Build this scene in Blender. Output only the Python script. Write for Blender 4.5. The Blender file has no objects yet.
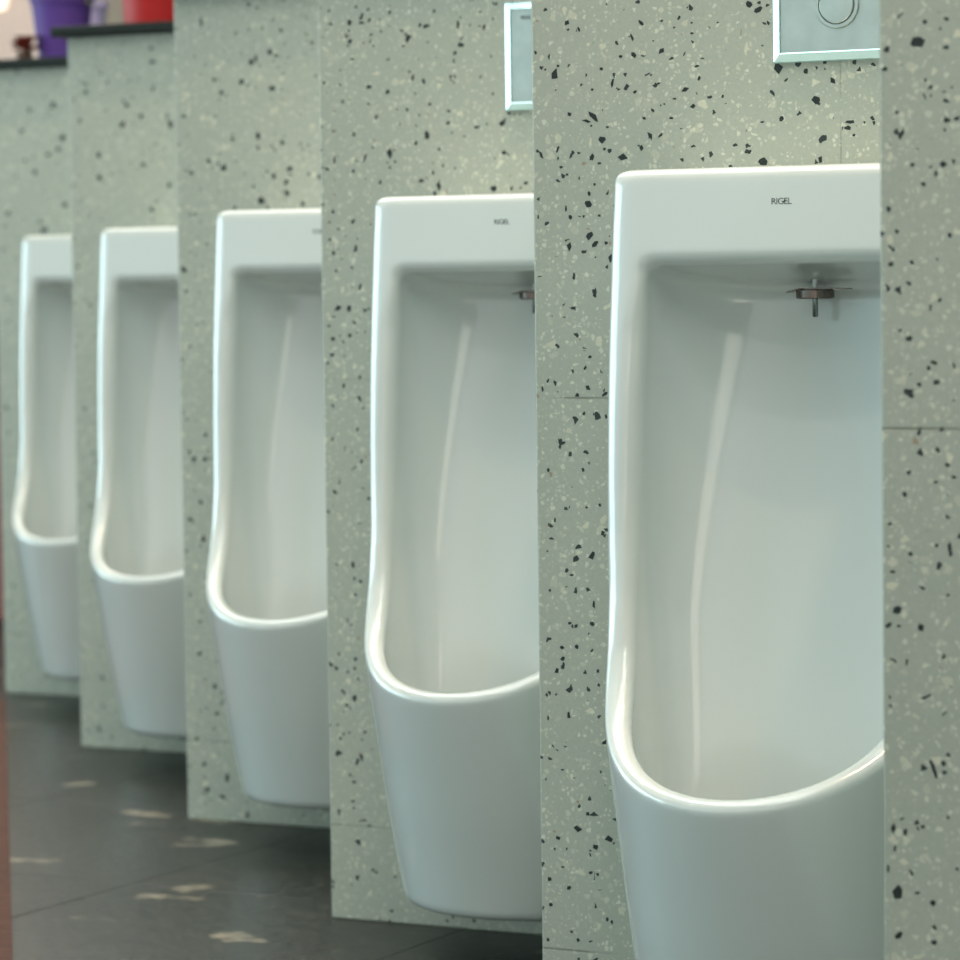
import bpy, bmesh, math, random
import numpy as np
from mathutils import Vector, Matrix

random.seed(7)
S = bpy.context.scene
C = bpy.context.scene.collection

# ------------------------------------------------------------------ measures
STEP_X, STEP_Y = 0.63515, 0.65657        # every bay stands one step left and back of the one before
SEAM_Z, WALL_H = 0.7277, 1.3180
XC = 0.3533                              # bay centre line
EYE = Vector((0.95871, -2.61721, 0.84817))
YAW, PITCH, ROLL = 0.46977, 0.05713, -0.01303
FPX = 3370.0


def bay(k):
    return Vector((-k * STEP_X, k * STEP_Y, 0.0))


# ------------------------------------------------------------------ helpers
def link(o, parent=None):
    C.objects.link(o)
    if parent is not None:
        o.parent = parent
    return o


def obj(name, bm, mat, parent=None, smooth=None, loc=None):
    me = bpy.data.meshes.new(name)
    bmesh.ops.recalc_face_normals(bm, faces=bm.faces[:])
    bm.to_mesh(me)
    bm.free()
    for m in (mat if isinstance(mat, (list, tuple)) else [mat]):
        me.materials.append(m)
    if smooth is not None:
        for p in me.polygons:
            p.use_smooth = True
        me.set_sharp_from_angle(angle=math.radians(smooth))
    o = link(bpy.data.objects.new(name, me), parent)
    if loc is not None:
        o.location = loc
    return o


def tag(o, label=None, cat=None, group=None, kind=None):
    if label:
        o['label'] = label
    if cat:
        o['category'] = cat
    if group:
        o['group'] = group
    if kind:
        o['kind'] = kind
    return o


def empty(name, loc, label, cat, group=None):
    o = link(bpy.data.objects.new(name, None))
    o.location = loc
    o.empty_display_size = 0.05
    return tag(o, label, cat, group)


def copy_tree(root, loc):
    r = root.copy()
    C.objects.link(r)
    r.location = loc
    for ch in list(root.children):
        c = ch.copy()
        C.objects.link(c)
        c.parent = r
        for g in list(ch.children):
            d = g.copy()
            C.objects.link(d)
            d.parent = c
    return r


def add_box(bm, x0, x1, y0, y1, z0, z1, bev=0.0, seg=2):
    r = bmesh.ops.create_cube(bm, size=1.0)
    for v in r['verts']:
        v.co = Vector(((x0 + x1) / 2 + v.co.x * (x1 - x0), (y0 + y1) / 2 + v.co.y * (y1 - y0),
                       (z0 + z1) / 2 + v.co.z * (z1 - z0)))
    if bev > 0:
        es = set()
        for v in r['verts']:
            es.update(v.link_edges)
        bmesh.ops.bevel(bm, geom=list(es), offset=bev, segments=seg, profile=0.5, affect='EDGES')
    return bm


def box(*a, **k):
    return add_box(bmesh.new(), *a, **k)


def add_lathe(bm, prof, seg=48, M=None, cap=False):
    M = M or Matrix.Identity(4)
    rings = []
    for r, z in prof:
        rings.append([bm.verts.new(M @ Vector((r * math.cos(2 * math.pi * i / seg), r * math.sin(2 * math.pi * i / seg), z)))
                      for i in range(seg)])
    for a, b in zip(rings[:-1], rings[1:]):
        for i in range(seg):
            bm.faces.new((a[i], a[(i + 1) % seg], b[(i + 1) % seg], b[i]))
    if cap:
        bm.faces.new(list(reversed(rings[0])))
        bm.faces.new(rings[-1])
    return bm


# ------------------------------------------------------------------ materials
def new_mat(name):
    m = bpy.data.materials.new(name)
    m.use_nodes = True
    nt = m.node_tree
    b = nt.nodes['Principled BSDF']
    return m, nt, b


def nd(nt, t, **kw):
    n = nt.nodes.new(t)
    for k, v in kw.items():
        setattr(n, k, v)
    return n


def plain(name, col, rough=0.5, metal=0.0, coat=0.0, coat_rough=0.05, var=0.04, scale=30.0, bump=0.0, spec=0.5):
    m, nt, b = new_mat(name)
    tc = nd(nt, 'ShaderNodeTexCoord')
    n = nd(nt, 'ShaderNodeTexNoise')
    n.inputs['Scale'].default_value = scale
    n.inputs['Detail'].default_value = 4
    nt.links.new(tc.outputs['Object'], n.inputs['Vector'])
    r = nd(nt, 'ShaderNodeValToRGB')
    r.color_ramp.elements[0].position = 0.3
    r.color_ramp.elements[1].position = 0.7
    r.color_ramp.elements[0].color = (*[c * (1 - var) for c in col], 1)
    r.color_ramp.elements[1].color = (*[min(1, c * (1 + var)) for c in col], 1)
    nt.links.new(n.outputs['Fac'], r.inputs['Fac'])
    nt.links.new(r.outputs['Color'], b.inputs['Base Color'])
    b.inputs['Roughness'].default_value = rough
    b.inputs['Metallic'].default_value = metal
    b.inputs['Coat Weight'].default_value = coat
    b.inputs['Coat Roughness'].default_value = coat_rough
    b.inputs['Specular IOR Level'].default_value = spec
    if bump:
        bp = nd(nt, 'ShaderNodeBump')
        bp.inputs['Strength'].default_value = bump
        bp.inputs['Distance'].default_value = 0.002
        nt.links.new(n.outputs['Fac'], bp.inputs['Height'])
        nt.links.new(bp.outputs['Normal'], b.inputs['Normal'])
    return m


def mth(nt, op, a, b=None, c=None, clamp=False):
    n = nd(nt, 'ShaderNodeMath', operation=op)
    n.use_clamp = clamp
    for i, v in enumerate((a, b, c)):
        if v is None:
            continue
        if isinstance(v, (int, float)):
            n.inputs[i].default_value = v
        else:
            nt.links.new(v, n.inputs[i])
    return n.outputs[0]


def mixc(nt, fac, a, b):
    n = nd(nt, 'ShaderNodeMix', data_type='RGBA')
    for sock, v in ((n.inputs[0], fac), (n.inputs[6], a), (n.inputs[7], b)):
        if isinstance(v, (tuple, list)):
            sock.default_value = (*v, 1) if len(v) == 3 else v
        elif isinstance(v, (int, float)):
            sock.default_value = v
        else:
            nt.links.new(v, sock)
    return n.outputs[2]


def terrazzo(name, seed, black_amount=1.0):
    """grey-green cement with cream and black stone chips, tile joints on a 0.6 m grid"""
    m, nt, b = new_mat(name)
    tc = nd(nt, 'ShaderNodeTexCoord')
    mp = nd(nt, 'ShaderNodeMapping')
    mp.inputs['Location'].default_value = (seed * 3.17, seed * 1.71, seed * 2.39)
    nt.links.new(tc.outputs['Object'], mp.inputs['Vector'])
    P = mp.outputs['Vector']
    wob = nd(nt, 'ShaderNodeTexNoise')
    wob.inputs['Scale'].default_value = 90
    wob.inputs['Detail'].default_value = 2
    nt.links.new(P, wob.inputs['Vector'])
    sub = nd(nt, 'ShaderNodeVectorMath', operation='SUBTRACT')
    nt.links.new(wob.outputs['Color'], sub.inputs[0])
    sub.inputs[1].default_value = (0.5, 0.5, 0.5)
    scl = nd(nt, 'ShaderNodeVectorMath', operation='SCALE')
    nt.links.new(sub.outputs[0], scl.inputs[0])
    scl.inputs['Scale'].default_value = 0.006
    add = nd(nt, 'ShaderNodeVectorMath', operation='ADD')
    nt.links.new(P, add.inputs[0])
    nt.links.new(scl.outputs[0], add.inputs[1])
    Q = add.outputs[0]

    def chips(scale, prob, edge, off, soft=0.02):
        mo = nd(nt, 'ShaderNodeMapping')
        mo.inputs['Location'].default_value = (off, off * 0.7, off * 1.3)
        nt.links.new(Q, mo.inputs['Vector'])
        v1 = nd(nt, 'ShaderNodeTexVoronoi', feature='F1')
        v2 = nd(nt, 'ShaderNodeTexVoronoi', feature='DISTANCE_TO_EDGE')
        for v in (v1, v2):
            v.inputs['Scale'].default_value = scale
            nt.links.new(mo.outputs[0], v.inputs['Vector'])
        sp = nd(nt, 'ShaderNodeSeparateColor')
        nt.links.new(v1.outputs['Color'], sp.inputs[0])
        pick = mth(nt, 'GREATER_THAN', sp.outputs[0], 1.0 - prob)
        th = mth(nt, 'MULTIPLY_ADD', sp.outputs[1], 0.22, edge)
        dd = mth(nt, 'SUBTRACT', v2.outputs['Distance'], th)
        msk = mth(nt, 'DIVIDE', dd, soft, clamp=True)
        return mth(nt, 'MULTIPLY', msk, pick), sp.outputs[2]

    cl = nd(nt, 'ShaderNodeTexNoise')
    cl.inputs['Scale'].default_value = 3.0
    cl.inputs['Detail'].default_value = 3
    nt.links.new(P, cl.inputs['Vector'])
    fine = nd(nt, 'ShaderNodeTexNoise')
    fine.inputs['Scale'].default_value = 260
    fine.inputs['Detail'].default_value = 3
    nt.links.new(P, fine.inputs['Vector'])
    base = mixc(nt, mth(nt, 'SUBTRACT', mth(nt, 'MULTIPLY', cl.outputs['Fac'], 1.6), 0.3, clamp=True),
                (0.395, 0.425, 0.362), (0.455, 0.465, 0.390))
    base = mixc(nt, mth(nt, 'MULTIPLY', mth(nt, 'SUBTRACT', fine.outputs['Fac'], 0.35, clamp=True), 0.7), base, (0.29, 0.32, 0.27))
    c1, r1 = chips(200, 0.50, 0.04, 3.1, 0.10)
    base = mixc(nt, mth(nt, 'MULTIPLY', c1, mth(nt, 'MULTIPLY_ADD', r1, 0.60, 0.10)), base, (0.72, 0.72, 0.59))
    c2, r2 = chips(105, 0.15, 0.06, 9.4, 0.08)
    base = mixc(nt, mth(nt, 'MULTIPLY', c2, mth(nt, 'MULTIPLY_ADD', r2, 0.62, 0.10)), base, (0.72, 0.69, 0.53))
    k1, _ = chips(115, 0.012 * black_amount, 0.02, 17.3)
    k2, _ = chips(210, 0.030 * black_amount, 0.02, 25.9)
    blk = mth(nt, 'MAXIMUM', k1, k2)
    col = mixc(nt, blk, base, (0.022, 0.030, 0.028))
    # rust-brown specks
    k3, _ = chips(190, 0.004, 0.05, 41.0)
    col = mixc(nt, mth(nt, 'MULTIPLY', k3, 0.6), col, (0.30, 0.15, 0.06))
    # tile joints
    sx = nd(nt, 'ShaderNodeSeparateXYZ')
    nt.links.new(tc.outputs['Object'], sx.inputs[0])
    jn = nd(nt, 'ShaderNodeTexNoise')
    jn.inputs['Scale'].default_value = 14
    nt.links.new(P, jn.inputs['Vector'])
    wz = mth(nt, 'MULTIPLY_ADD', fine.outputs['Fac'], 0.0012, -0.0006)

    def joint(sock, centre, w):
        u = mth(nt, 'ADD', mth(nt, 'SUBTRACT', sock, centre - 0.3), wz)
        f = mth(nt, 'ABSOLUTE', mth(nt, 'SUBTRACT', mth(nt, 'FLOORED_MODULO', u, 0.6), 0.3))
        return mth(nt, 'SUBTRACT', 1.0, mth(nt, 'DIVIDE', f, w), clamp=True)
    jz = joint(sx.outputs[2], SEAM_Z, 0.0019)
    jx = joint(sx.outputs[0], XC, 0.0015)
    jj = mth(nt, 'MAXIMUM', jz, mth(nt, 'MULTIPLY', jx, 0.8))
    jf = mth(nt, 'MULTIPLY', jj, mth(nt, 'MULTIPLY_ADD', jn.outputs['Fac'], 4.0, -1.55, clamp=True), clamp=True)
    col = mixc(nt, mth(nt, 'MULTIPLY', jf, 0.75), col, (0.15, 0.15, 0.12))
    nt.links.new(col, b.inputs['Base Color'])
    b.inputs['Roughness'].default_value = 0.42
    bp = nd(nt, 'ShaderNodeBump')
    bp.inputs['Strength'].default_value = 0.35
    bp.inputs['Distance'].default_value = 0.0012
    hh = mth(nt, 'SUBTRACT', mth(nt, 'MULTIPLY', fine.outputs['Fac'], 0.25), jf)
    nt.links.new(hh, bp.inputs['Height'])
    nt.links.new(bp.outputs['Normal'], b.inputs['Normal'])
    return m


def slate(name):
    m, nt, b = new_mat(name)
    tc = nd(nt, 'ShaderNodeTexCoord')
    n1 = nd(nt, 'ShaderNodeTexNoise')
    n1.inputs['Scale'].default_value = 2.2
    n1.inputs['Detail'].default_value = 6
    n2 = nd(nt, 'ShaderNodeTexNoise')
    n2.inputs['Scale'].default_value = 55
    n2.inputs['Detail'].default_value = 4
    for n in (n1, n2):
        nt.links.new(tc.outputs['Object'], n.inputs['Vector'])
    base = mixc(nt, mth(nt, 'MULTIPLY_ADD', n1.outputs['Fac'], 2.0, -0.5, clamp=True), (0.012, 0.013, 0.011), (0.034, 0.034, 0.028))
    base = mixc(nt, mth(nt, 'MULTIPLY_ADD', n2.outputs['Fac'], 3.6, -1.6, clamp=True), base, (0.060, 0.061, 0.050))
    # pale worn clefts
    mp = nd(nt, 'ShaderNodeMapping')
    mp.inputs['Rotation'].default_value = (0, 0, math.radians(-28))
    mp.inputs['Scale'].default_value = (1.5, 2.2, 1)
    nt.links.new(tc.outputs['Object'], mp.inputs['Vector'])
    n3 = nd(nt, 'ShaderNodeTexNoise')
    n3.inputs['Scale'].default_value = 2.6
    n3.inputs['Detail'].default_value = 5
    n3.inputs['Roughness'].default_value = 0.55
    nt.links.new(mp.outputs[0], n3.inputs['Vector'])
    pl = mth(nt, 'DIVIDE', mth(nt, 'SUBTRACT', n3.outputs['Fac'], 0.62), 0.05, clamp=True)
    col = mixc(nt, mth(nt, 'MULTIPLY', pl, 0.85), base, (0.32, 0.28, 0.21))
    # joints of 0.6 m slabs, turned with the long way of the room
    mr = nd(nt, 'ShaderNodeMapping')
    mr.inputs['Rotation'].default_value = (0, 0, math.radians(2))
    mr.inputs['Location'].default_value = (0.21, 0.13, 0)
    nt.links.new(tc.outputs['Object'], mr.inputs['Vector'])
    sx = nd(nt, 'ShaderNodeSeparateXYZ')
    nt.links.new(mr.outputs[0], sx.inputs[0])

    def joint(sock, w):
        f = mth(nt, 'ABSOLUTE', mth(nt, 'SUBTRACT', mth(nt, 'FLOORED_MODULO', sock, 0.6), 0.3))
        return mth(nt, 'SUBTRACT', 1.0, mth(nt, 'DIVIDE', f, w), clamp=True)
    jj = mth(nt, 'MAXIMUM', joint(sx.outputs[0], 0.004), joint(sx.outputs[1], 0.004))
    col = mixc(nt, mth(nt, 'MULTIPLY', jj, 0.7), col, (0.015, 0.015, 0.013))
    nt.links.new(col, b.inputs['Base Color'])
    b.inputs['Roughness'].default_value = 0.30
    rr = mth(nt, 'MULTIPLY_ADD', n2.outputs['Fac'], 0.26, 0.22)
    nt.links.new(rr, b.inputs['Roughness'])
    b.inputs['Specular IOR Level'].default_value = 0.26
    bp = nd(nt, 'ShaderNodeBump')
    bp.inputs['Strength'].default_value = 0.8
    bp.inputs['Distance'].default_value = 0.002
    h = mth(nt, 'SUBTRACT', mth(nt, 'ADD', mth(nt, 'MULTIPLY', n1.outputs['Fac'], 1.0), mth(nt, 'MULTIPLY', n2.outputs['Fac'], 0.15)), jj)
    nt.links.new(h, bp.inputs['Height'])
    nt.links.new(bp.outputs['Normal'], b.inputs['Normal'])
    return m


def ceramic(name):
    m, nt, b = new_mat(name)
    tc = nd(nt, 'ShaderNodeTexCoord')
    n = nd(nt, 'ShaderNodeTexNoise')
    n.inputs['Scale'].default_value = 6
    nt.links.new(tc.outputs['Object'], n.inputs['Vector'])
    nt.links.new(mixc(nt, n.outputs['Fac'], (0.70, 0.735, 0.715), (0.72, 0.755, 0.735)), b.inputs['Base Color'])
    b.inputs['Roughness'].default_value = 0.16
    b.inputs['Specular IOR Level'].default_value = 0.55
    b.inputs['Coat Weight'].default_value = 0.55
    b.inputs['Coat Roughness'].default_value = 0.085
    b.inputs['Subsurface Weight'].default_value = 0.0
    return m


def glow(name, col, strength):
    m, nt, b = new_mat(name)
    b.inputs['Base Color'].default_value = (*col, 1)
    b.inputs['Emission Color'].default_value = (*col, 1)
    b.inputs['Emission Strength'].default_value = strength
    return m


M_CER = ceramic('white_glazed_ceramic')
M_INK = plain('dark_print', (0.035, 0.045, 0.04), 0.5)
M_CHROME = plain('polished_chrome', (0.78, 0.84, 0.85), 0.10, 1.0, var=0.01)
M_STEEL = plain('satin_steel', (0.60, 0.65, 0.62), 0.42, 1.0, var=0.07, scale=40)
M_BRONZE = plain('dull_bronzed_metal', (0.16, 0.125, 0.11), 0.25, 0.9)
M_FRAME = plain('blued_chrome', (0.52, 0.72, 0.75), 0.18, 1.0, var=0.02)
M_PIN = plain('dark_steel', (0.22, 0.24, 0.23), 0.25, 1.0, var=0.05)
M_CAP = plain('black_granite', (0.008, 0.012, 0.009), 0.55, var=0.5, scale=220, spec=0.3)
M_SLATE = slate('dark_slate')


# ------------------------------------------------------------------ urinal body as an implicit solid, meshed by surface nets
def table(pts, sm=0.0):
    zs = np.array([p[0] for p in pts], float)
    vs = np.array([p[1] for p in pts], float)
    g = np.linspace(zs[0] - 0.1, zs[-1] + 0.1, 1400)
    v = np.interp(g, zs, vs)
    # linear continuation at both ends
    v = np.where(g < zs[0], vs[0] + (g - zs[0]) * (vs[1] - vs[0]) / (zs[1] - zs[0]), v)
    v = np.where(g > zs[-1], vs[-1] + (g - zs[-1]) * (vs[-1] - vs[-2]) / (zs[-1] - zs[-2]), v)
    if sm:
        h = g[1] - g[0]
        r = int(3 * sm / h)
        kx = np.arange(-r, r + 1) * h
        w = np.exp(-kx ** 2 / (2 * sm * sm))
        w /= w.sum()
        v = np.convolve(np.pad(v, r, mode='reflect', reflect_type='odd'), w, mode='valid')
    return lambda z: np.interp(z, g, v)


HW = table([(0.04, 0.172), (0.10, 0.179), (0.20, 0.184), (0.30, 0.1855), (0.36, 0.187), (0.45, 0.190), (0.60, 0.196), (0.75, 0.1945), (0.90, 0.190), (0.97, 0.187)], 0.03)
DF = table([(0.04, 0.243), (0.06, 0.252), (0.20, 0.306), (0.30, 0.341), (0.352, 0.358), (0.40, 0.368), (0.60, 0.372), (0.97, 0.372)], 0.012)
D0 = table([(0.04, 0.065), (0.35, 0.100), (0.45, 0.118), (0.97, 0.135)], 0.02)
PD = table([(0.300, 0.46), (0.330, 0.415), (0.352, 0.364), (0.370, 0.325), (0.384, 0.299), (0.40, 0.272), (0.42, 0.246), (0.445, 0.223),
            (0.48, 0.203), (0.53, 0.191), (0.60, 0.184), (0.75, 0.179), (0.97, 0.168)], 0.007)
BK = table([(0.10, 0.128), (0.30, 0.103), (0.60, 0.071), (0.90, 0.043)], 0.05)
N_OUT, N_IN = 2.0, 2.5


def smax(a, b, k):
    h = np.maximum(k - np.abs(a - b), 0.0) / k
    return np.maximum(a, b) + h * h * k * 0.25


def unit(f, x, d, z):
    e = 1e-4
    v = f(x, d, z)
    gx = (f(x + e, d, z) - v) / e
    gd = (f(x, d + e, z) - v) / e
    gz = (f(x, d, z + e) - v) / e
    return v / np.maximum(np.sqrt(gx * gx + gd * gd + gz * gz), 1e-3)


def f_hull(x, d, z):
    a = np.abs(x) / HW(z)
    q = np.maximum(d - D0(z), 0.0) / (DF(z) - D0(z))
    return (a ** N_OUT + q ** N_OUT) ** (1 / N_OUT) - 1.0


def f_prof(x, d, z):
    return (d - PD(z))


def f_cav(x, d, z):
    hi = HW(z) - 0.034 - np.clip((0.52 - z) * 0.05, 0, 0.007) - np.clip((z - 0.5) * 0.028, 0, 0.0095)
    dc = 0.150 + np.clip((0.5 - z) * 0.1, 0, 0.02)
    a = np.abs(x) / hi
    q = np.where(d < dc, (dc - d) / (dc - BK(z)), (d - dc) / (DF(z) - 0.022 - dc))
    n = np.where(d < dc, 2.1 + 1.7 * np.clip((0.80 - z) / 0.45, 0, 1) ** 1.2, 1.97)
    return (np.maximum(a, 1e-6) ** n + np.maximum(q, 1e-6) ** n) ** (1 / n) - 1.0


def field(x, d, z):
    kk = 0.010 + 0.016 * np.clip((z - 0.40) / 0.15, 0, 1)
    o = smax(unit(f_hull, x, d, z), unit(f_prof, x, d, z), kk)
    o = smax(o, z - 0.9645, 0.014)
    o = smax(o, 0.066 - z, 0.015)
    o = np.maximum(o, -d)
    ceil = z - (0.8465 + np.clip(d - 0.05, -0.02, 1) * 0.19)
    c = smax(unit(f_cav, x, d, z), ceil, 0.020)
    c = smax(c, 0.185 - z, 0.09)
    return smax(o, -c, 0.013 + 0.012 * np.clip((z - 0.45) / 0.2, 0, 1) * np.clip((0.85 - z) / 0.05, 0, 1))


def surface_net(h=0.0042):
    xs = np.arange(-0.205, 0.2051, h)
    ds = np.arange(-0.012, 0.39, h)
    zs = np.arange(0.035, 0.985, h)
    X, D, Z = np.meshgrid(xs, ds, zs, indexing='ij')
    F = field(X, D, Z).astype(np.float64)
    ins = F < 0
    nx, ny, nz = F.shape
    acc = np.zeros((nx - 1, ny - 1, nz - 1, 3))
    cnt = np.zeros((nx - 1, ny - 1, nz - 1))

    def crossings(ax):
        a = [slice(None)] * 3
        b = [slice(None)] * 3
        a[ax] = slice(0, -1)
        b[ax] = slice(1, None)
        A, B = F[tuple(a)], F[tuple(b)]
        return (A < 0) != (B < 0), A, B
    edges = []
    G = [xs, ds, zs]
    for ax in range(3):
        msk, A, B = crossings(ax)
        I = np.argwhere(msk)
        t = A[msk] / (A[msk] - B[msk])
        P = np.stack([G[0][I[:, 0]], G[1][I[:, 1]], G[2][I[:, 2]]], 1)
        P[:, ax] += t * h
        o1, o2 = [q for q in range(3) if q != ax]
        for s1 in (0, -1):
            for s2 in (0, -1):
                J = I.copy()
                J[:, o1] += s1
                J[:, o2] += s2
                ok = np.all((J >= 0) & (J < np.array(cnt.shape)), axis=1)
                np.add.at(acc, tuple(J[ok].T), P[ok])
                np.add.at(cnt, tuple(J[ok].T), 1)
        edges.append((ax, I, A[msk] < 0))
    act = cnt > 0
    idx = -np.ones(cnt.shape, int)
    idx[act] = np.arange(act.sum())
    V = acc[act] / cnt[act][:, None]
    quads = []
    for ax, I, inside in edges:
        o1, o2 = (ax + 1) % 3, (ax + 2) % 3
        ring = []
        for s1, s2 in ((0, 0), (-1, 0), (-1, -1), (0, -1)):
            J = I.copy()
            J[:, o1] += s1
            J[:, o2] += s2
            ring.append(idx[tuple(J.T)])
        Q = np.stack(ring, 1)
        Q[~inside] = Q[~inside][:, ::-1]
        quads.append(Q)
    Q = np.concatenate(quads)
    e = 2e-4
    for _ in range(3):                       # pull the vertices onto the true surface
        x, d, z = V.T
        f = field(x, d, z)
        g = np.stack([(field(x + e, d, z) - f) / e, (field(x, d + e, z) - f) / e, (field(x, d, z + e) - f) / e], 1)
        n2 = np.maximum((g * g).sum(1), 0.2)
        stp = g * (f / n2)[:, None]
        V = V - np.clip(stp, -h * 0.6, h * 0.6) * 0.9
    return V, Q


def urinal_mesh():
    V, Q = surface_net()
    V = V.copy()
    W = np.stack([V[:, 0], -V[:, 1], V[:, 2]], 1)      # depth d points towards the viewer = -Y
    me = bpy.data.meshes.new('bowl')
    me.vertices.add(len(W))
    me.vertices.foreach_set('co', W.astype(np.float32).ravel())
    me.loops.add(len(Q) * 4)
    me.loops.foreach_set('vertex_index', Q.astype(np.int32).ravel())
    me.polygons.add(len(Q))
    me.polygons.foreach_set('loop_start', np.arange(0, len(Q) * 4, 4, dtype=np.int32))
    me.update(calc_edges=True)
    me.validate()
    bm = bmesh.new()
    bm.from_mesh(me)
    bmesh.ops.recalc_face_normals(bm, faces=bm.faces[:])
    bm.to_mesh(me)
    bm.free()
    for p in me.polygons:
        p.use_smooth = True
    me.materials.append(M_CER)
    return me


def lettering(name, text, size, mat, parent, loc, rot, depth=0.0004, squeeze=1.0, swash=True):
    cu = bpy.data.curves.new(name, 'FONT')
    cu.body = text
    cu.size = size
    cu.align_x = 'CENTER'
    cu.align_y = 'CENTER'
    cu.extrude = depth
    cu.offset = -0.00008
    cu.space_character = 0.86
    t = bpy.data.objects.new(name, cu)
    C.objects.link(t)
    bpy.context.view_layer.update()
    me = bpy.data.meshes.new_from_object(t.evaluated_get(bpy.context.evaluated_depsgraph_get()))
    bpy.data.objects.remove(t)
    bm = bmesh.new()
    bm.from_mesh(me)
    for v in bm.verts:
        v.co.x *= squeeze
    if swash:                                # the diagonal stroke that ties G to E
        w = size
        r = bmesh.ops.create_cube(bm, size=1.0)
        for v in r['verts']:
            v.co = Matrix.Rotation(math.radians(38), 3, 'Z') @ Vector((v.co.x * w * 0.42, v.co.y * w * 0.13, v.co.z * depth * 2))
            v.co.x += 0.30 * w
            v.co.y += 0.02 * w
    bm.to_mesh(me)
    bm.free()
    me.materials.clear()
    me.materials.append(mat)
    o = link(bpy.data.objects.new(name, me), parent)
    o.location = loc
    o.rotation_euler = rot
    return o


# ------------------------------------------------------------------ floor, ceiling, walls
def ground(name, x0, x1, y0, y1, z, mat, t=0.05):
    return tag(obj(name, box(x0, x1, y0, y1, z - t, z), mat), kind='structure')


ground('floor', -14, 9, -9, 14, 0.0, M_SLATE)
M_CEIL = plain('ceiling_paint', (0.62, 0.66, 0.62), 0.8)
tag(obj('ceiling', box(-14, 9, -6, 14, 3.0, 3.08), M_CEIL), kind='structure')

WALLS = []
names = ['wall_near', 'wall_focus', 'wall_behind', 'wall_beyond', 'wall_planter', 'wall_end']


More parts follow.
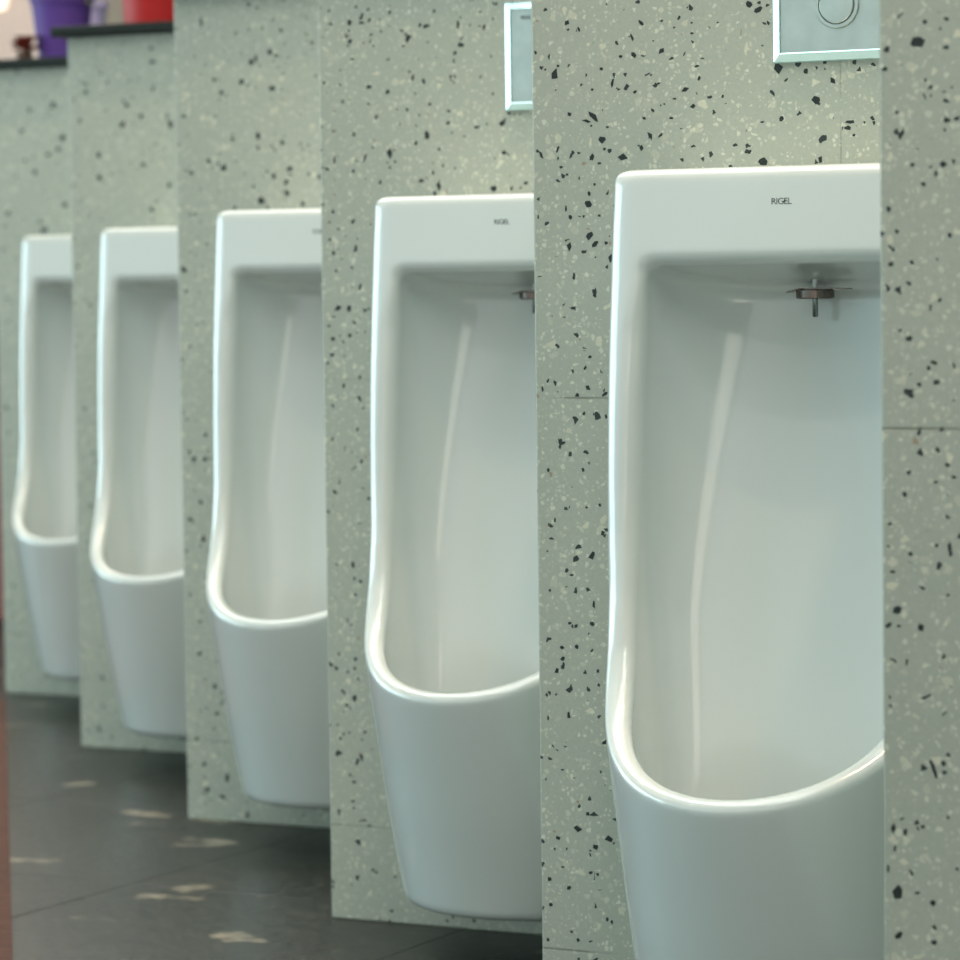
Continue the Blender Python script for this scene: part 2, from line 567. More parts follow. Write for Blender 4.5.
# stones that stand out in the face of each wall: x from the left edge, height, long size, short size, turn (degrees)
CHIPS = {
    0: [(0.0332,1.0424,0.0122,0.0081,0),(0.0402,1.0584,0.004,0.004,0),(0.0075,1.0379,0.0056,0.0048,90),(0.0056,1.0217,0.0048,0.0032,0),(0.0191,0.9684,0.0106,0.004,70),(0.0665,0.9794,0.0056,0.0031,20),(0.0547,0.9427,0.0081,0.0056,30),(0.0488,0.9359,0.0064,0.0031,70),(0.0079,0.9077,0.0048,0.0048,0),(0.0567,0.9705,0.0031,0.0031,0),(0.056,1.0014,0.0031,0.0023,0),(0.0404,1.0114,0.0031,0.0031,0),(0.0463,0.7821,0.0064,0.0031,-15),(0.0417,0.7777,0.004,0.004,0),(0.0573,0.6986,0.004,0.0031,0),(0.0474,0.6846,0.0048,0.0027,0),(0.0628,0.6889,0.004,0.0023,0),(0.0207,0.674,0.004,0.004,0),(0.0136,0.5786,0.0081,0.0065,0),(0.0339,0.5649,0.0073,0.0056,90),(0.0378,0.508,0.0098,0.0032,25),(0.0216,0.536,0.0065,0.0023,85),(0.0444,0.4481,0.0165,0.0032,-68),(0.0535,0.4462,0.0048,0.0032,0),(0.0572,0.5923,0.0032,0.0023,0),(0.0148,0.5655,0.004,0.0023,0),(0.0075,0.4989,0.004,0.0023,0),(0.0086,0.3976,0.0082,0.004,90),(0.0346,0.4003,0.004,0.0032,0),(0.0102,0.381,0.0049,0.0032,90),(0.004,0.3631,0.0074,0.0024,90),(0.0121,0.3441,0.0108,0.0091,90),(0.0429,0.3379,0.0049,0.0049,0),(0.0296,0.3449,0.004,0.0019,0),(0.0132,0.3087,0.0083,0.0049,50),(0.0637,0.3671,0.0032,0.0032,0),(0.0095,0.6101,0.0048,0.0023,0),(0.0562,0.4092,0.004,0.0023,90),(0.0072,0.6494,0.004,0.0032,0),(0.0256,0.6251,0.0048,0.004,0),(0.0591,0.6292,0.0114,0.0048,90),(0.0476,0.6326,0.004,0.0032,0),(0.0279,0.8641,0.004,0.004,0),(0.0517,0.8329,0.0056,0.0031,30),(0.0172,0.8088,0.0032,0.0032,0),(0.0605,0.8855,0.004,0.004,0)],
    1: [(0.0432,1.1286,0.0075,0.0045,20),(0.0445,1.1218,0.0034,0.0023,0),(0.0569,1.1213,0.0057,0.0024,-65),(0.0286,1.0747,0.0151,0.0085,80),(0.0318,1.0839,0.0042,0.0034,0),(0.0718,1.0568,0.0034,0.0026,0),(0.0831,1.0782,0.0041,0.0034,0),(0.0958,1.0633,0.009,0.0034,80),(0.1057,1.0904,0.0041,0.003,0),(0.1299,1.1249,0.0075,0.0037,-45),(0.1192,1.1099,0.0079,0.0037,-65),(0.121,1.0913,0.0071,0.0041,-50),(0.153,1.0948,0.0078,0.0052,40),(0.1533,1.1256,0.0041,0.0028,0),(0.1734,1.128,0.0045,0.0026,60),(0.1877,1.1222,0.0026,0.0019,0),(0.1796,1.0531,0.0082,0.0052,25),(0.1884,1.035,0.007,0.0044,-15),(0.1218,1.0525,0.0045,0.0028,20),(0.1675,1.0435,0.0045,0.0019,0),(0.1422,1.0324,0.0052,0.003,-40),(0.149,1.0601,0.0041,0.0022,20),(0.1406,1.0697,0.003,0.0026,0),(0.045,1.0316,0.0053,0.0049,0),(0.0729,1.0284,0.0141,0.0053,-45),(0.065,1.0236,0.0098,0.003,-12),(0.0703,1.0182,0.0034,0.0026,0),(0.0895,1.0165,0.0037,0.0019,0),(0.0824,1.0036,0.0079,0.0071,0),(0.0856,0.9934,0.0037,0.003,0),(0.0711,0.9853,0.0068,0.0041,85),(0.1071,0.9841,0.0101,0.0064,0),(0.0303,0.9944,0.0091,0.0023,70),(0.0108,0.9893,0.0087,0.0038,-65),(0.1389,1.0058,0.0093,0.0041,-60),(0.1506,1.0058,0.0063,0.0033,40),(0.1286,0.9936,0.0067,0.0045,85),(0.1256,0.9957,0.0026,0.0019,0),(0.132,1.0245,0.0045,0.0026,-20),(0.1635,1.0234,0.0045,0.003,0),(0.179,1.0901,0.0045,0.0015,65),(0.1932,1.0767,0.0056,0.0026,10),(0.0346,0.9755,0.0049,0.0034,0),(0.1957,1.0643,0.0052,0.003,80),(0.0054,1.099,0.0049,0.0027,-70),(0.1515,1.0371,0.0022,0.0022,0),(0.1434,1.1052,0.0026,0.0015,0),(0.2845,1.071,0.0115,0.0094,90),(0.3155,1.0662,0.0052,0.0052,0),(0.344,1.0563,0.0083,0.0052,-40),(0.3257,1.0365,0.0083,0.0073,0),(0.288,1.0188,0.0063,0.0052,90),(0.2667,1.0159,0.0042,0.0021,0),(0.3634,1.0126,0.0094,0.0042,-5),(0.3611,1.0066,0.0083,0.0042,0),(0.2675,0.9749,0.0094,0.0073,0),(0.3307,0.9747,0.0083,0.0052,90),(0.3676,0.9992,0.0031,0.0031,0),(0.2525,0.9858,0.0053,0.0032,40),(0.2527,1.1385,0.0074,0.0063,0),(0.2627,1.1318,0.0095,0.0053,25),(0.3365,1.0745,0.0063,0.0031,0),(0.0669,0.9465,0.0054,0.0043,90),(0.0655,0.9354,0.0086,0.0075,0),(0.0675,0.9024,0.0096,0.0075,60),(0.0733,0.8927,0.0086,0.0043,45),(0.0431,0.8905,0.0086,0.0054,90),(0.0862,0.8935,0.0053,0.0043,0),(0.0919,0.8769,0.0096,0.0075,90),(0.0448,0.922,0.0043,0.0043,0),(0.048,0.8589,0.0075,0.0043,90),(0.0726,0.8383,0.0054,0.0043,90),(0.0659,0.7721,0.0043,0.0032,0),(0.0631,0.7393,0.0064,0.0043,-35),(0.05,0.7313,0.0054,0.0043,0),(0.0831,0.7325,0.0086,0.0043,35),(0.0395,0.9312,0.0065,0.0022,90),(0.0156,0.7467,0.0054,0.0022,60),(0.024,0.7442,0.0065,0.0038,-65),(0.009,0.7377,0.0065,0.0027,90),(0.0598,0.7603,0.0054,0.0032,55),(0.058,0.7115,0.0043,0.0027,60),(0.084,0.7082,0.0054,0.0032,90),(0.0286,0.4581,0.0054,0.0043,0),(0.0462,0.4596,0.0054,0.0043,90),(0.0291,0.4457,0.0054,0.0054,0),(0.0223,0.4323,0.0076,0.0054,60),(0.0381,0.485,0.0054,0.0032,0),(0.0096,0.4057,0.0043,0.0033,90),(0.0357,0.384,0.0087,0.0043,90),(0.0211,0.2501,0.0076,0.0044,-25),(0.0453,0.2614,0.0098,0.0065,0),(0.0104,0.2044,0.0055,0.0055,0),(0.0337,0.1962,0.0055,0.0044,60),(0.0117,0.1764,0.0044,0.0044,0),(0.0438,0.14,0.0044,0.0044,0),(0.0846,0.1627,0.0044,0.0033,90),(0.0682,0.2138,0.0033,0.0033,0),(0.0268,0.2187,0.0044,0.0022,0),(0.0671,0.5055,0.0086,0.0032,90),(0.0669,0.4843,0.0032,0.0032,0),(0.0712,0.4343,0.0043,0.0032,90),(0.072,0.4192,0.0054,0.0032,90),(0.0574,0.2785,0.0054,0.0043,0),(0.0821,0.2528,0.0087,0.0087,0),(0.0665,0.2434,0.0065,0.0065,0),(0.0656,0.5594,0.0097,0.0075,90),(0.029,0.6752,0.0043,0.0043,0),(0.0144,0.6502,0.0054,0.0032,90),(0.0561,0.6507,0.0043,0.0043,0),(0.022,0.5962,0.0054,0.0032,90),(0.0758,0.6134,0.0032,0.0032,0),(0.0416,0.5371,0.0054,0.0032,0),(0.015,0.5201,0.0043,0.0032,90),(0.0786,0.3578,0.0076,0.0043,40)],
    2: [(0.0487,1.2005,0.008,0.008,0),(0.0198,1.1999,0.0081,0.004,0),(0.0178,1.2171,0.004,0.004,0),(0.0589,1.2204,0.004,0.004,0),(0.0431,1.183,0.008,0.0027,90),(0.049,1.1761,0.008,0.0053,60),(0.0477,1.1894,0.004,0.004,0),(0.0959,1.1872,0.0053,0.0033,90),(0.1361,1.1762,0.0132,0.0066,60),(0.1292,1.166,0.004,0.004,0),(0.2102,1.1904,0.0105,0.0039,90),(0.1542,1.1923,0.0066,0.004,90),(0.2481,1.1854,0.0079,0.0046,55),(0.2606,1.1951,0.0039,0.0039,0),(0.2052,1.1536,0.0079,0.0053,90),(0.2036,1.1433,0.0066,0.0033,90),(0.0516,1.1523,0.0053,0.0033,0),(0.1058,1.1494,0.0053,0.0027,30),(0.0767,1.1144,0.008,0.0053,0),(0.1051,1.1068,0.008,0.0053,45),(0.142,1.1237,0.0106,0.004,70),(0.1582,1.1198,0.0092,0.0053,-70),(0.1331,1.0828,0.0066,0.0046,90),(0.1674,1.0881,0.0053,0.0053,0),(0.1936,1.0631,0.0053,0.0053,0),(0.236,1.0565,0.0092,0.0052,10),(0.2732,1.0604,0.0091,0.0065,20),(0.0529,1.0533,0.008,0.0053,90),(0.1623,1.0478,0.0119,0.0066,90),(0.1458,1.0385,0.0066,0.0053,90),(0.106,1.0266,0.0146,0.0093,90),(0.069,1.0211,0.0133,0.0033,70),(0.0813,1.0346,0.004,0.004,0),(0.2748,1.0216,0.0065,0.0052,0),(0.1525,0.9886,0.0092,0.0053,0),(0.179,0.9801,0.0132,0.0066,90),(0.2596,0.9754,0.0078,0.0078,0),(0.306,0.982,0.0065,0.0039,0),(0.1065,1.0075,0.004,0.004,0),(0.0227,1.0198,0.0107,0.0027,90),(0.011,1.0082,0.0067,0.0054,0),(0.0865,1.0739,0.0066,0.004,90),(0.2827,1.073,0.0065,0.0039,0),(0.2599,1.0984,0.0039,0.0039,0),(0.2506,1.0599,0.0033,0.0033,0),(0.0192,0.9515,0.0067,0.004,90),(0.019,0.8963,0.0054,0.0054,0),(0.0468,0.8765,0.004,0.004,0),(0.0585,0.8506,0.0093,0.004,65),(0.0413,0.8222,0.0107,0.0067,90),(0.0104,0.7991,0.0067,0.004,0),(0.0162,0.7817,0.0067,0.0054,0),(0.0143,0.7609,0.0067,0.0054,0),(0.0079,0.7496,0.0054,0.004,90),(0.0319,0.7189,0.0067,0.004,90),(0.0545,0.7034,0.0067,0.004,0),(0.0415,0.4794,0.008,0.0054,90),(0.0446,0.4392,0.0047,0.0047,0),(0.0431,0.3531,0.0047,0.0047,0),(0.0257,0.3066,0.0047,0.0047,0),(0.029,0.2905,0.0047,0.0047,0),(0.0446,0.217,0.0067,0.0054,0),(0.0379,0.1869,0.0067,0.0054,0),(0.036,0.1611,0.0054,0.0041,0),(0.065,0.0695,0.0041,0.0041,0),(0.0931,0.0161,0.0054,0.0041,0)],
    3: [(0.0512,1.2727,0.0134,0.0054,90),(0.1417,1.206,0.0117,0.0085,90),(0.1509,1.2111,0.0117,0.0053,90),(0.1766,1.2202,0.0085,0.0085,0),(0.1873,1.2143,0.0085,0.0053,0),(0.1791,1.164,0.0132,0.0085,0),(0.1971,1.2535,0.0069,0.0069,0),(0.0868,1.1606,0.0077,0.0077,0),(0.0734,1.1812,0.007,0.0054,0),(0.1522,1.0899,0.0101,0.0085,90),(0.1956,1.0781,0.01,0.0084,90),(0.2086,1.0374,0.0132,0.0084,20),(0.1801,1.0266,0.01,0.0069,90),(0.0608,1.0534,0.0086,0.007,90),(0.1557,0.9885,0.0132,0.0116,0),(0.2317,0.9821,0.01,0.0084,0),(0.2524,1.2308,0.0068,0.0068,0),(0.1079,0.9787,0.0069,0.0053,0),(0.0158,1.1259,0.0102,0.0054,0),(0.079,1.0489,0.0054,0.0054,0),(0.0338,0.9703,0.0054,0.0054,0),(0.2433,1.028,0.0053,0.0053,0),(0.0277,1.0354,0.007,0.007,0),(0.0281,0.2675,0.0086,0.0086,0),(0.0758,0.0693,0.0135,0.007,90),(0.0663,0.039,0.0119,0.007,0),(0.0323,0.0904,0.0103,0.007,90),(0.0555,0.2171,0.0102,0.007,90),(0.0583,0.1731,0.007,0.007,0),(0.1122,0.0127,0.0118,0.007,90),(0.0238,0.5803,0.0102,0.0086,90),(0.0443,0.5805,0.007,0.007,0),(0.0146,0.5882,0.0054,0.0054,0),(0.0462,0.6188,0.007,0.007,0),(0.0142,0.484,0.0086,0.007,0),(0.0389,0.4525,0.0134,0.0086,90),(0.0354,0.5116,0.007,0.007,0)],
    4: [(0.118,1.1554,0.0131,0.0113,90),(0.0646,1.059,0.0132,0.0113,90),(0.2214,1.1519,0.0148,0.013,90),(0.1836,1.2897,0.0094,0.0075,0),(0.1584,1.1686,0.0094,0.0094,0),(0.1842,1.2661,0.0149,0.0075,0),(0.1773,0.9978,0.0094,0.0094,0),(0.1607,1.0802,0.0112,0.0094,0),(0.0376,1.2168,0.0114,0.0076,0),(0.1853,1.2174,0.0094,0.0094,0),(0.0634,1.1004,0.0132,0.0095,90),(0.2158,1.0415,0.0093,0.0093,0)],
    5: [(0.0913,1.2314,0.0108,0.0108,0),(0.1517,1.2393,0.015,0.0107,90),(0.162,1.1475,0.0128,0.0128,0),(0.1367,1.1368,0.0129,0.0086,0),(0.0718,1.1887,0.0108,0.0108,0),(0.175,1.1706,0.0149,0.0128,90),(0.1032,1.1001,0.0108,0.0108,0),(0.1228,0.9797,0.0213,0.0108,0),(0.1766,1.0307,0.0128,0.0128,0),(0.0328,1.0172,0.0108,0.0108,0)],
}
#CHIPDATA


def chip_poly(bm, x, z, a, b_, ang, rnd):
    n = rnd.choice((4, 4, 5, 6))
    ca, sa = math.cos(math.radians(ang)), math.sin(math.radians(ang))
    vs = []
    ph = rnd.random() * 6.28
    for i in range(n):
        t = ph + 2 * math.pi * (i + rnd.uniform(-0.25, 0.25)) / n
        r = rnd.uniform(0.88, 1.32)
        px, pz = a / 2 * r * math.cos(t), b_ / 2 * r * math.sin(t)
        vs.append((x + px * ca - pz * sa, z + px * sa + pz * ca))
    front = [bm.verts.new((u, -0.00025, w)) for u, w in vs]
    back = [bm.verts.new((u, 0.0004, w)) for u, w in vs]
    f = [bm.faces.new(front)]
    for i in range(n):
        f.append(bm.faces.new((front[i], front[(i + 1) % n], back[(i + 1) % n], back[i])))
    for q in f:
        q.material_index = 1


M_CHIP = plain('black_stone_chip', (0.013, 0.019, 0.018), 0.45, var=0.3, scale=300)
for k in range(6):
    bm = box(0, STEP_X + 0.10 * (k == 0) - 0.0005, 0, STEP_Y - 0.0005, 0, WALL_H, bev=0.0022, seg=2)
    rnd = random.Random(50 + k)
    for c in CHIPS[k]:
        chip_poly(bm, *c, rnd)
    w = obj(names[k], bm, [terrazzo('terrazzo_%d' % k, k + 1.0, 0.9), M_CHIP], loc=bay(k) + Vector((-0.006 * (k == 4), 0, 0)))
    tag(w, kind='structure')
    WALLS.append(w)
    cap = obj('trim_%d' % (k + 1), box(-0.030, STEP_X - 0.031 + 0.1 * (k == 0), -0.022, STEP_Y - 0.0225, WALL_H + 0.0005, WALL_H + 0.0195, bev=0.003), M_CAP, loc=bay(k))
    tag(cap, kind='structure')

# ------------------------------------------------------------------ urinals
BODY = urinal_mesh()


def make_urinal():
    root = empty('urinal', bay(1) + Vector((XC, 0, 0)), '', 'urinal', 'urinals along the stepped terrazzo wall')
    link(bpy.data.objects.new('bowl', BODY), root)
    zs_ = np.linspace(0.16, 0.18, 2001)
    face = float(zs_[np.argmin(np.abs(field(np.full(2001, 0.0018), zs_, np.full(2001, 0.9287))))])
    lettering('brand_lettering', 'RIGEL', 0.0092, M_INK, root, (0.0018, -face - 0.0001, 0.9287), (math.radians(90), 0, 0), depth=0.0002, squeeze=1.06)
    # flushing nozzle hanging below the niche ceiling
    bm = bmesh.new()
    add_lathe(bm, [(0.0, 0.0095), (0.0175, 0.0095), (0.0195, 0.0085), (0.0195, 0.0012), (0.0182, 0.0), (0.0, 0.0)], 40)
    noz = obj('spreader', bm, M_BRONZE, root, 40, (0, -0.076, 0.8322))
    bm = bmesh.new()
    add_lathe(bm, [(0.0, 0.009), (0.0030, 0.009), (0.0030, 0.026), (0.0, 0.026)], 24)
    obj('inlet_neck', bm, M_CER, noz, 40)
    bm = bmesh.new()                       # thin bent wing plate lying across the disc
    for x0, x1, z0, z1 in ((-0.0285, -0.014, 0.0062, 0.0100), (-0.014, 0.014, 0.0100, 0.0100), (0.014, 0.037, 0.0100, 0.0092)):
        pts = [(x0, z0), (x1, z1)]
        a = [bm.verts.new((px, yy, pz + dz)) for yy in (-0.008, 0.008) for dz in (0, 0.0012) for px, pz in pts]
        for q in ((0, 1, 3, 2), (4, 6, 7, 5), (0, 4, 5, 1), (2, 3, 7, 6), (0, 2, 6, 4), (1, 5, 7, 3)):
            bm.faces.new([a[i] for i in q])
    obj('wing_plate', bm, M_BRONZE, noz)
    bm = bmesh.new()
    add_lathe(bm, [(0.0, -0.0185), (0.0022, -0.0185), (0.0029, -0.0172), (0.0029, 0.0005), (0.0, 0.0005)], 20)
    obj('pin', bm, M_PIN, noz, 40)
    # drain grate at the bottom of the bowl
    bm = bmesh.new()
    add_lathe(bm, [(0.0, 0.004), (0.020, 0.004), (0.030, 0.0025), (0.033, 0.0), (0.0, 0.0)], 40)
    obj('drain_cover', bm, M_CHROME, root, 40, (0, -0.19, 0.187))
    return root


ur = make_urinal()
NUDGE = {2: (0, 0, 0), 3: (0.001, 0, 0.006), 4: (-0.006, 0, -0.002), 5: (0.007, 0, 0.001)}   # fitting tolerances of a few mm
labels = {1: 'largest and nearest white urinal, its niche showing a nozzle with a pin',
          2: 'second nearest white urinal, the one beside the nearest, nozzle cut off by the wall edge',
          3: 'middle white urinal of the row, third from the camera',
          4: 'white urinal on the wall whose top carries the red pot',
          5: 'farthest and smallest white urinal at the left edge of the photo'}
ur['label'] = labels[1]
for k in (2, 3, 4, 5):
    c = copy_tree(ur, bay(k) + Vector((XC, 0, 0)) + Vector(NUDGE[k]))
    c['label'] = labels[k]


# ------------------------------------------------------------------ flush plates
def make_plate():
    root = empty('flush_plate', bay(1) + Vector((0.3535, 0, 1.1450)), '', 'flush plate', 'square flush plates above the urinals')
    h = 0.0695
    bm = bmesh.new()                        # bevelled picture-frame rim
    rings = []
    for r, y in ((h, -0.0003), (h, -0.0050), (h - 0.0012, -0.0065), (h - 0.0090, -0.0105), (h - 0.0100, -0.0098), (h - 0.0100, -0.0030)):
        rings.append([bm.verts.new((sx * (r + 0.0030), y, sz * r)) for sx, sz in ((-1, -1), (1, -1), (1, 1), (-1, 1))])
    for a, b_ in zip(rings[:-1], rings[1:]):
        for i in range(4):
            bm.faces.new((a[i], a[(i + 1) % 4], b_[(i + 1) % 4], b_[i]))
    obj('frame', bm, M_FRAME, root)
    obj('panel', box(-0.0628, 0.0628, -0.0085, -0.0020, -0.0598, 0.0598, bev=0.0006), M_STEEL, root)
    Mx = Matrix.Rotation(math.radians(90), 4, 'X')
    bm = bmesh.new()
    add_lathe(bm, [(0.0240, 0.0080), (0.0240, 0.0100), (0.0232, 0.0112), (0.0200, 0.0112), (0.0192, 0.0100), (0.0192, 0.0080)], 64, Mx)
    ring = obj('button_ring', bm, M_STEEL, root, 40, (0, 0, -0.013))
    bm = bmesh.new()
    add_lathe(bm, [(0.0, 0.0080), (0.0186, 0.0080), (0.0186, 0.0116), (0.0178, 0.0124), (0.0, 0.0130)], 64, Mx)
    obj('button', bm, M_STEEL, root, 40, (0, 0, -0.013))
    lettering('plate_lettering', 'RIGEL', 0.0066, M_INK, root, (-0.0405, -0.0087, 0.0490), (math.radians(90), 0, 0), swash=False)
    return root


fp = make_plate()
fp['label'] = 'square chrome flush plate with round button above the nearest urinal'
for k, lb in ((2, 'square chrome flush plate half hidden by the wall edge, above the second nearest urinal'),):
    c = copy_tree(fp, bay(k) + Vector((0.3535, 0, 1.1450)))
    c['label'] = lb


# ------------------------------------------------------------------ pots on the wall tops
TOP = WALL_H + 0.020


def leaf(bm, base, d, L, w, rnd, droop=0.6):
    d = d.normalized()
    side = d.cross(Vector((0, 0, 1)))
    side = side.normalized() if side.length > 0.01 else Vector((1, 0, 0))
    prev = None
    n = 6
    for i in range(n + 1):
        t = i / n
        p = base + d * (L * t) + Vector((0, 0, -droop * L * t * t))
        ww = w * math.sin(math.pi * min(0.98, 0.12 + 0.86 * t)) / 2
        a, c, b_ = bm.verts.new(p + side * ww), bm.verts.new(p - Vector((0, 0, ww * 0.35))), bm.verts.new(p - side * ww)
        if prev:
            bm.faces.new((prev[0], a, c, prev[1]))
            bm.faces.new((prev[1], c, b_, prev[2]))
        prev = (a, c, b_)


def pot(name, loc, r0, r1, h, band, mat, leafmat, label, group=None, leaves=40, seed=1, Ll=0.10, droop=0.6):
    root = empty(name, loc, label, 'plant pot', group)
    bm = bmesh.new()
    add_lathe(bm, [(0.0, 0.0), (r0 - 0.003, 0.0), (r0, 0.003), (r1, h - band), (r1 + 0.0035, h - band + 0.001), (r1 + 0.005, h - 0.002),
                   (r1 + 0.003, h), (r1 - 0.001, h), (r1 - 0.002, h - 0.02), (r0 - 0.003, 0.006), (0.0, 0.006)], 56)
    obj('pot_body', bm, mat, root, 35)
    bm = bmesh.new()
    add_lathe(bm, [(0.0, h - 0.020), (r1 * 0.6, h - 0.018), (r1 - 0.0035, h - 0.022), (r1 - 0.006, h - 0.03), (0.0, h - 0.03)], 32)
    obj('soil', bm, M_SOIL, root, 60)
    rnd = random.Random(seed)
    bm = bmesh.new()
    for i in range(leaves):
        a = 2.399 * i
        el = rnd.uniform(0.75, 1.5)
        d = Vector((math.cos(a) * math.cos(el), math.sin(a) * math.cos(el), math.sin(el)))
        leaf(bm, Vector((math.cos(a) * r1 * 0.3, math.sin(a) * r1 * 0.3, h - 0.015)), d, Ll * rnd.uniform(0.7, 1.25), Ll * 0.28, rnd, droop)
    f = obj('foliage', bm, leafmat, root, 80)
    f['kind'] = 'stuff'
    return root


M_SOIL = plain('potting_soil', (0.04, 0.028, 0.018), 0.95, bump=0.6)
M_PURP = plain('purple_plastic', (0.120, 0.055, 0.300), 0.55, spec=0.3)
M_LAV = plain('lavender_plastic', (0.72, 0.64, 1.0), 0.25)
M_RED = plain('red_plastic', (0.43, 0.010, 0.010), 0.5, spec=0.35)
M_PINK = plain('pale_pink_glaze', (0.72, 0.50, 0.40), 0.4)
M_LEAF = plain('yellow_green_leaf', (0.22, 0.28, 0.05), 0.5, var=0.2)
M_DRED = plain('dark_red_petals', (0.34, 0.06, 0.04), 0.6, var=0.3)
b5, b4 = bay(5), bay(4)
pot('potted_plant', b5 + Vector((0.108, 0.105, TOP)), 0.0505, 0.0640, 0.142, 0.022, M_PURP, M_LEAF,
    'purple plastic pot standing on the top of the farthest terrazzo wall', 'potted plants on the wall tops', seed=3, Ll=0.075, droop=0.9)
pot('potted_plant', b5 + Vector((0.024, 0.30, TOP)), 0.045, 0.058, 0.142, 0.020, M_LAV, M_LEAF,
    'pale lavender pot peeking out right of the purple pot', 'potted plants on the wall tops', leaves=16, seed=5, Ll=0.05, droop=0.3)
pot('potted_plant', b4 + Vector((0.139, 0.10, TOP)), 0.071, 0.078, 0.15, 0.022, M_RED, M_LEAF,
    'red pot standing on the dark ledge of the second farthest wall', 'potted plants on the wall tops', seed=8, Ll=0.10, droop=0.8)


# low dark red flowering plant left of the purple pot
def flower_clump():
    root = empty('flowering_plant', b5 + Vector((0.060, 0.034, TOP)), 'low dark red flowering plant at the left foot of the purple pot', 'plant')
    rnd = random.Random(4)
    bm = bmesh.new()
    add_lathe(bm, [(0.0, 0.0), (0.014, 0.0), (0.018, 0.018), (0.017, 0.018), (0.013, 0.005), (0.0, 0.005)], 32)
    obj('pot_body', bm, plain('brown_clay', (0.16, 0.08, 0.05), 0.7), root, 40)
    bm = bmesh.new()
    for i in range(60):
        a = rnd.uniform(0, 6.28)
        rr = rnd.uniform(0, 0.026)
        c = Vector((rr * math.cos(a), rr * math.sin(a), rnd.uniform(0.018, 0.046)))
        for j in range(7):
            t = 2 * math.pi * j / 7 + rnd.random()
            leaf(bm, c, Vector((math.cos(t), math.sin(t), 0.7)), 0.013, 0.011, rnd, 0.2)
    obj('petals', bm, M_DRED, root, 80)['kind'] = 'stuff'
    bm = bmesh.new()
    for i in range(26):
        a = rnd.uniform(0, 6.28)
        leaf(bm, Vector((0, 0, 0.02)), Vector((math.cos(a), math.sin(a), rnd.uniform(0.6, 1.6))), rnd.uniform(0.018, 0.028), 0.008, rnd, 0.5)
    obj('leaves', bm, plain('olive_leaf', (0.07, 0.08, 0.03), 0.6, var=0.2), root, 80)['kind'] = 'stuff'


flower_clump()

# ------------------------------------------------------------------ room beyond the row
M_PEACH = plain('peach_plaster', (0.74, 0.56, 0.48), 0.8)
M_BROWN = plain('taupe_plaster', (0.27, 0.225, 0.175), 0.8)
M_MAROON = plain('maroon_lacquer', (0.26, 0.055, 0.045), 0.35)


# ------------------------------------------------------------------ camera
cam = bpy.data.cameras.new('camera')
cam.sensor_width = 36
cam.lens = FPX / 960 * 36
cam.clip_start = 0.05
co = bpy.data.objects.new('camera', cam)
C.objects.link(co)
fwd = Vector((-math.sin(YAW), math.cos(YAW), 0))
right = Vector((math.cos(YAW), math.sin(YAW), 0))
up = Vector((0, 0, 1))
f2 = fwd * math.cos(PITCH) - up * math.sin(PITCH)
u2 = up * math.cos(PITCH) + fwd * math.sin(PITCH)
r3 = right * math.cos(ROLL) + u2 * math.sin(ROLL)
u3 = u2 * math.cos(ROLL) - right * math.sin(ROLL)
mw = Matrix.Identity(4)
for i in range(3):
    mw[i][0], mw[i][1], mw[i][2], mw[i][3] = r3[i], u3[i], -f2[i], EYE[i]
co.matrix_world = mw
cam.dof.use_dof = True
cam.dof.focus_distance = 3.42
cam.dof.aperture_fstop = 8.0
S.camera = co


def pix(px, py, dist):
    d = f2 + r3 * ((px - 480) / FPX) + u3 * ((480 - py) / FPX)
    return EYE + d * dist


# rear wall: peach plaster with a lit window, a taupe pier, and a red-brown strip on the floor at the left
FLOOR_STRIP = [(-3.083, 3.150), (-3.90, 2.57), (-2.12, 0.07), (-1.335, 0.66)]
yb = 6.6
tag(obj('wall_back', box(-12, -5.18, yb, yb + 0.12, 0, 3.0), M_PEACH), kind='structure')
tag(obj('wall_back_right', box(-5.18, 3, yb - 0.04, yb + 0.12, 0, 3.0), M_BROWN), kind='structure')
tag(obj('window_1', box(-6.4, -5.435, yb - 0.03, yb + 0.02, 1.775, 2.6, bev=0.02), glow('lit_window_pane', (1.0, 0.90, 0.74), 1.3)), kind='structure')
tag(obj('door_1', box(-5.4, -4.02, 4.60, 4.64, 0, 0.80, bev=0.004), M_MAROON), kind='structure')
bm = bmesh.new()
vs = [(FLOOR_STRIP[i][0], FLOOR_STRIP[i][1]) for i in range(4)]
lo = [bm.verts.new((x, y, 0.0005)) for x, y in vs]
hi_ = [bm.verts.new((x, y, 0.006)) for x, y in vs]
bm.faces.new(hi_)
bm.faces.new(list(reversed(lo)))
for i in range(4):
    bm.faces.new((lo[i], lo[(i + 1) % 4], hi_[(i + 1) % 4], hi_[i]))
tag(obj('floor_strip', bm, plain('red_brown_strip', (0.105, 0.043, 0.030), 0.95, var=0.25, scale=60, bump=0.5)),
    'red-brown strip on the dark floor at the left edge of the photo', 'mat')

# ------------------------------------------------------------------ light
w = bpy.data.worlds.new('world')
S.world = w
w.use_nodes = True
nt = w.node_tree
bg = nt.nodes['Background']
tc = nd(nt, 'ShaderNodeTexCoord')
sx = nd(nt, 'ShaderNodeSeparateXYZ')
nt.links.new(tc.outputs['Generated'], sx.inputs[0])
ramp = nd(nt, 'ShaderNodeValToRGB')
cr = ramp.color_ramp
stops = [(0.00, (0.74, 1.08, 1.14)), (0.20, (0.58, 0.82, 0.86)), (0.36, (0.42, 0.52, 0.47)), (0.52, (0.60, 0.66, 0.60)), (0.70, (0.72, 0.70, 0.76)), (1.0, (0.66, 0.68, 0.70))]
for i, (p_, c_) in enumerate(stops):
    e_ = cr.elements[i] if i < 2 else cr.elements.new(p_)
    e_.position = p_
    e_.color = (*c_, 1)
nt.links.new(mth(nt, 'MULTIPLY_ADD', sx.outputs[0], 0.5, 0.5, clamp=True), ramp.inputs['Fac'])
nt.links.new(ramp.outputs['Color'], bg.inputs['Color'])
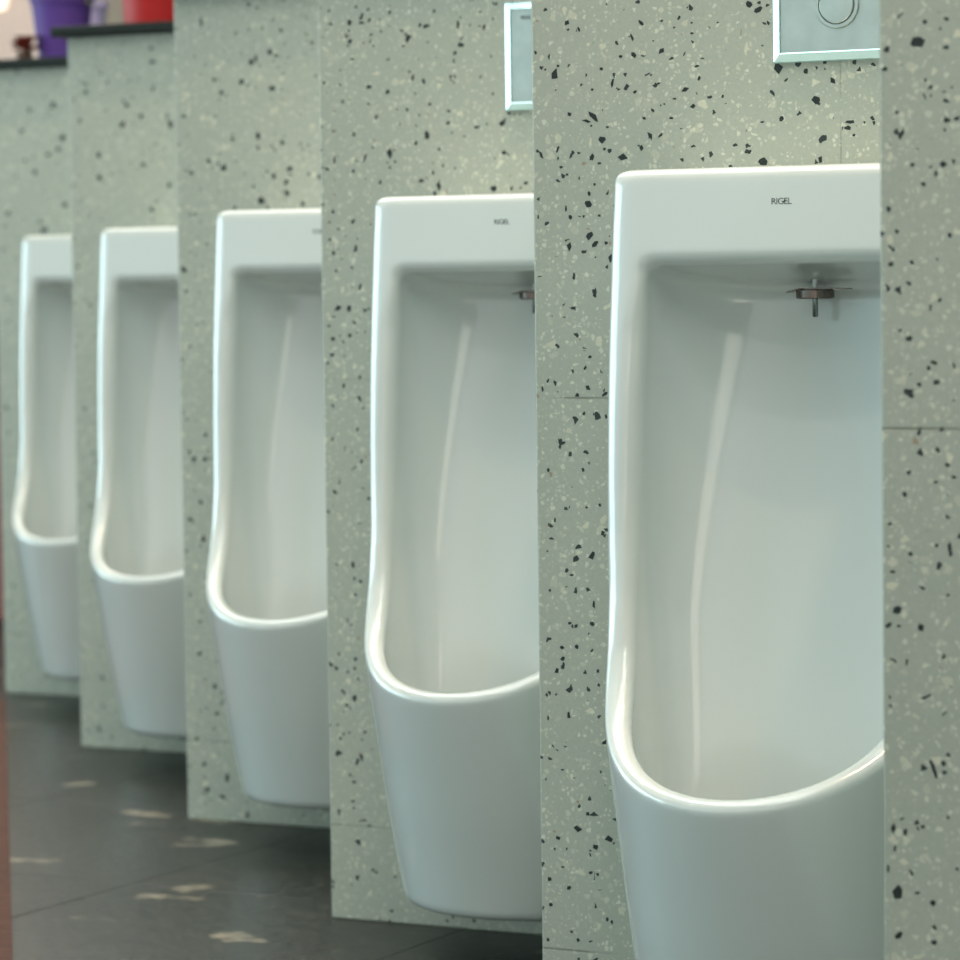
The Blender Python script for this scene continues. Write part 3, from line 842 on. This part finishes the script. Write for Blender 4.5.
bg.inputs['Strength'].default_value = 1.6


def area(name, loc, size, size_y, power, col, rot=(0, 0, 0)):
    l = bpy.data.lights.new(name, 'AREA')
    l.shape = 'RECTANGLE'
    l.size, l.size_y = size, size_y
    l.energy = power
    l.color = col
    o = bpy.data.objects.new(name, l)
    C.objects.link(o)
    o.location = loc
    o.rotation_euler = rot
    return o


area('ceiling_area_light', (-4.6, 4.9, 2.97), 2.4, 1.1, 46, (1.0, 0.95, 0.90), (0, 0, math.radians(-46)))  # added fill lamp that brightens the rear wall and the pots
area('daylight_doorway', (-11.5, -1.0, 1.45), 9.0, 2.85, 370, (0.70, 0.95, 0.97), (math.radians(90), 0, math.radians(-88)))
# unseen wall behind the camera, its glowing panel added for the basin streaks
M_RW = plain('pale_grey_plaster', (0.60, 0.60, 0.62), 0.8)
tag(obj('wall_front', box(1.30, 5.5, -4.75, -4.63, 0, 3.0), M_RW), kind='structure')
wf = tag(obj('streak_panel', box(1.48, 2.92, -4.64, -4.60, 0.23, 1.17, bev=0.004), M_RW), kind='structure')
obj('pane', box(1.55, 2.85, -4.615, -4.59, 0.30, 1.10, bev=0.002), glow('streak_panel_glow', (1.0, 0.94, 0.80), 2.2), wf)
for i_, (x_, y_) in enumerate(((0.2, -0.9), (1.1, -0.9), (2.0, -0.9), (-0.7, -0.9), (-1.6, 0.2), (0.2, -2.2), (1.1, -2.2), (-0.9, -2.2), (-2.2, -1.0), (-2.6, 0.9))):
    l = bpy.data.lights.new('small_downlight', 'SPOT')
    l.energy = 9
    l.color = (1.0, 0.97, 0.9)
    l.spot_size = math.radians(140)
    l.spot_blend = 0.6
    l.shadow_soft_size = 0.025
    o = bpy.data.objects.new('small_downlight', l)
    C.objects.link(o)
    o.location = (x_, y_, 2.96)
area('ceiling_area_light', (0.6, -1.6, 2.97), 2.4, 1.1, 30, (0.93, 1.0, 0.95), (0, 0, math.radians(-46)))
area('ceiling_area_light', (-1.2, 0.3, 2.97), 2.4, 1.1, 30, (0.93, 1.0, 0.95), (0, 0, math.radians(-46)))
area('ceiling_area_light', (-3.0, 2.1, 2.97), 2.4, 1.1, 30, (0.93, 1.0, 0.95), (0, 0, math.radians(-46)))
for k in range(6):
    l = bpy.data.lights.new('downlight', 'SPOT')
    l.energy = 58
    l.color = (1.0, 0.71, 0.44)
    l.spot_size = math.radians(60)
    l.spot_blend = 0.9
    l.shadow_soft_size = 0.03
    o = bpy.data.objects.new('downlight', l)
    C.objects.link(o)
    o.location = bay(k) + Vector((0.45, -0.30, 2.85))
    o.rotation_euler = (math.radians(8), 0, 0)

S.view_settings.view_transform = 'Standard'
S.view_settings.look = 'None'
S.view_settings.gamma = 1.0
S.view_settings.exposure = 0.07
S.view_settings.use_curve_mapping = False
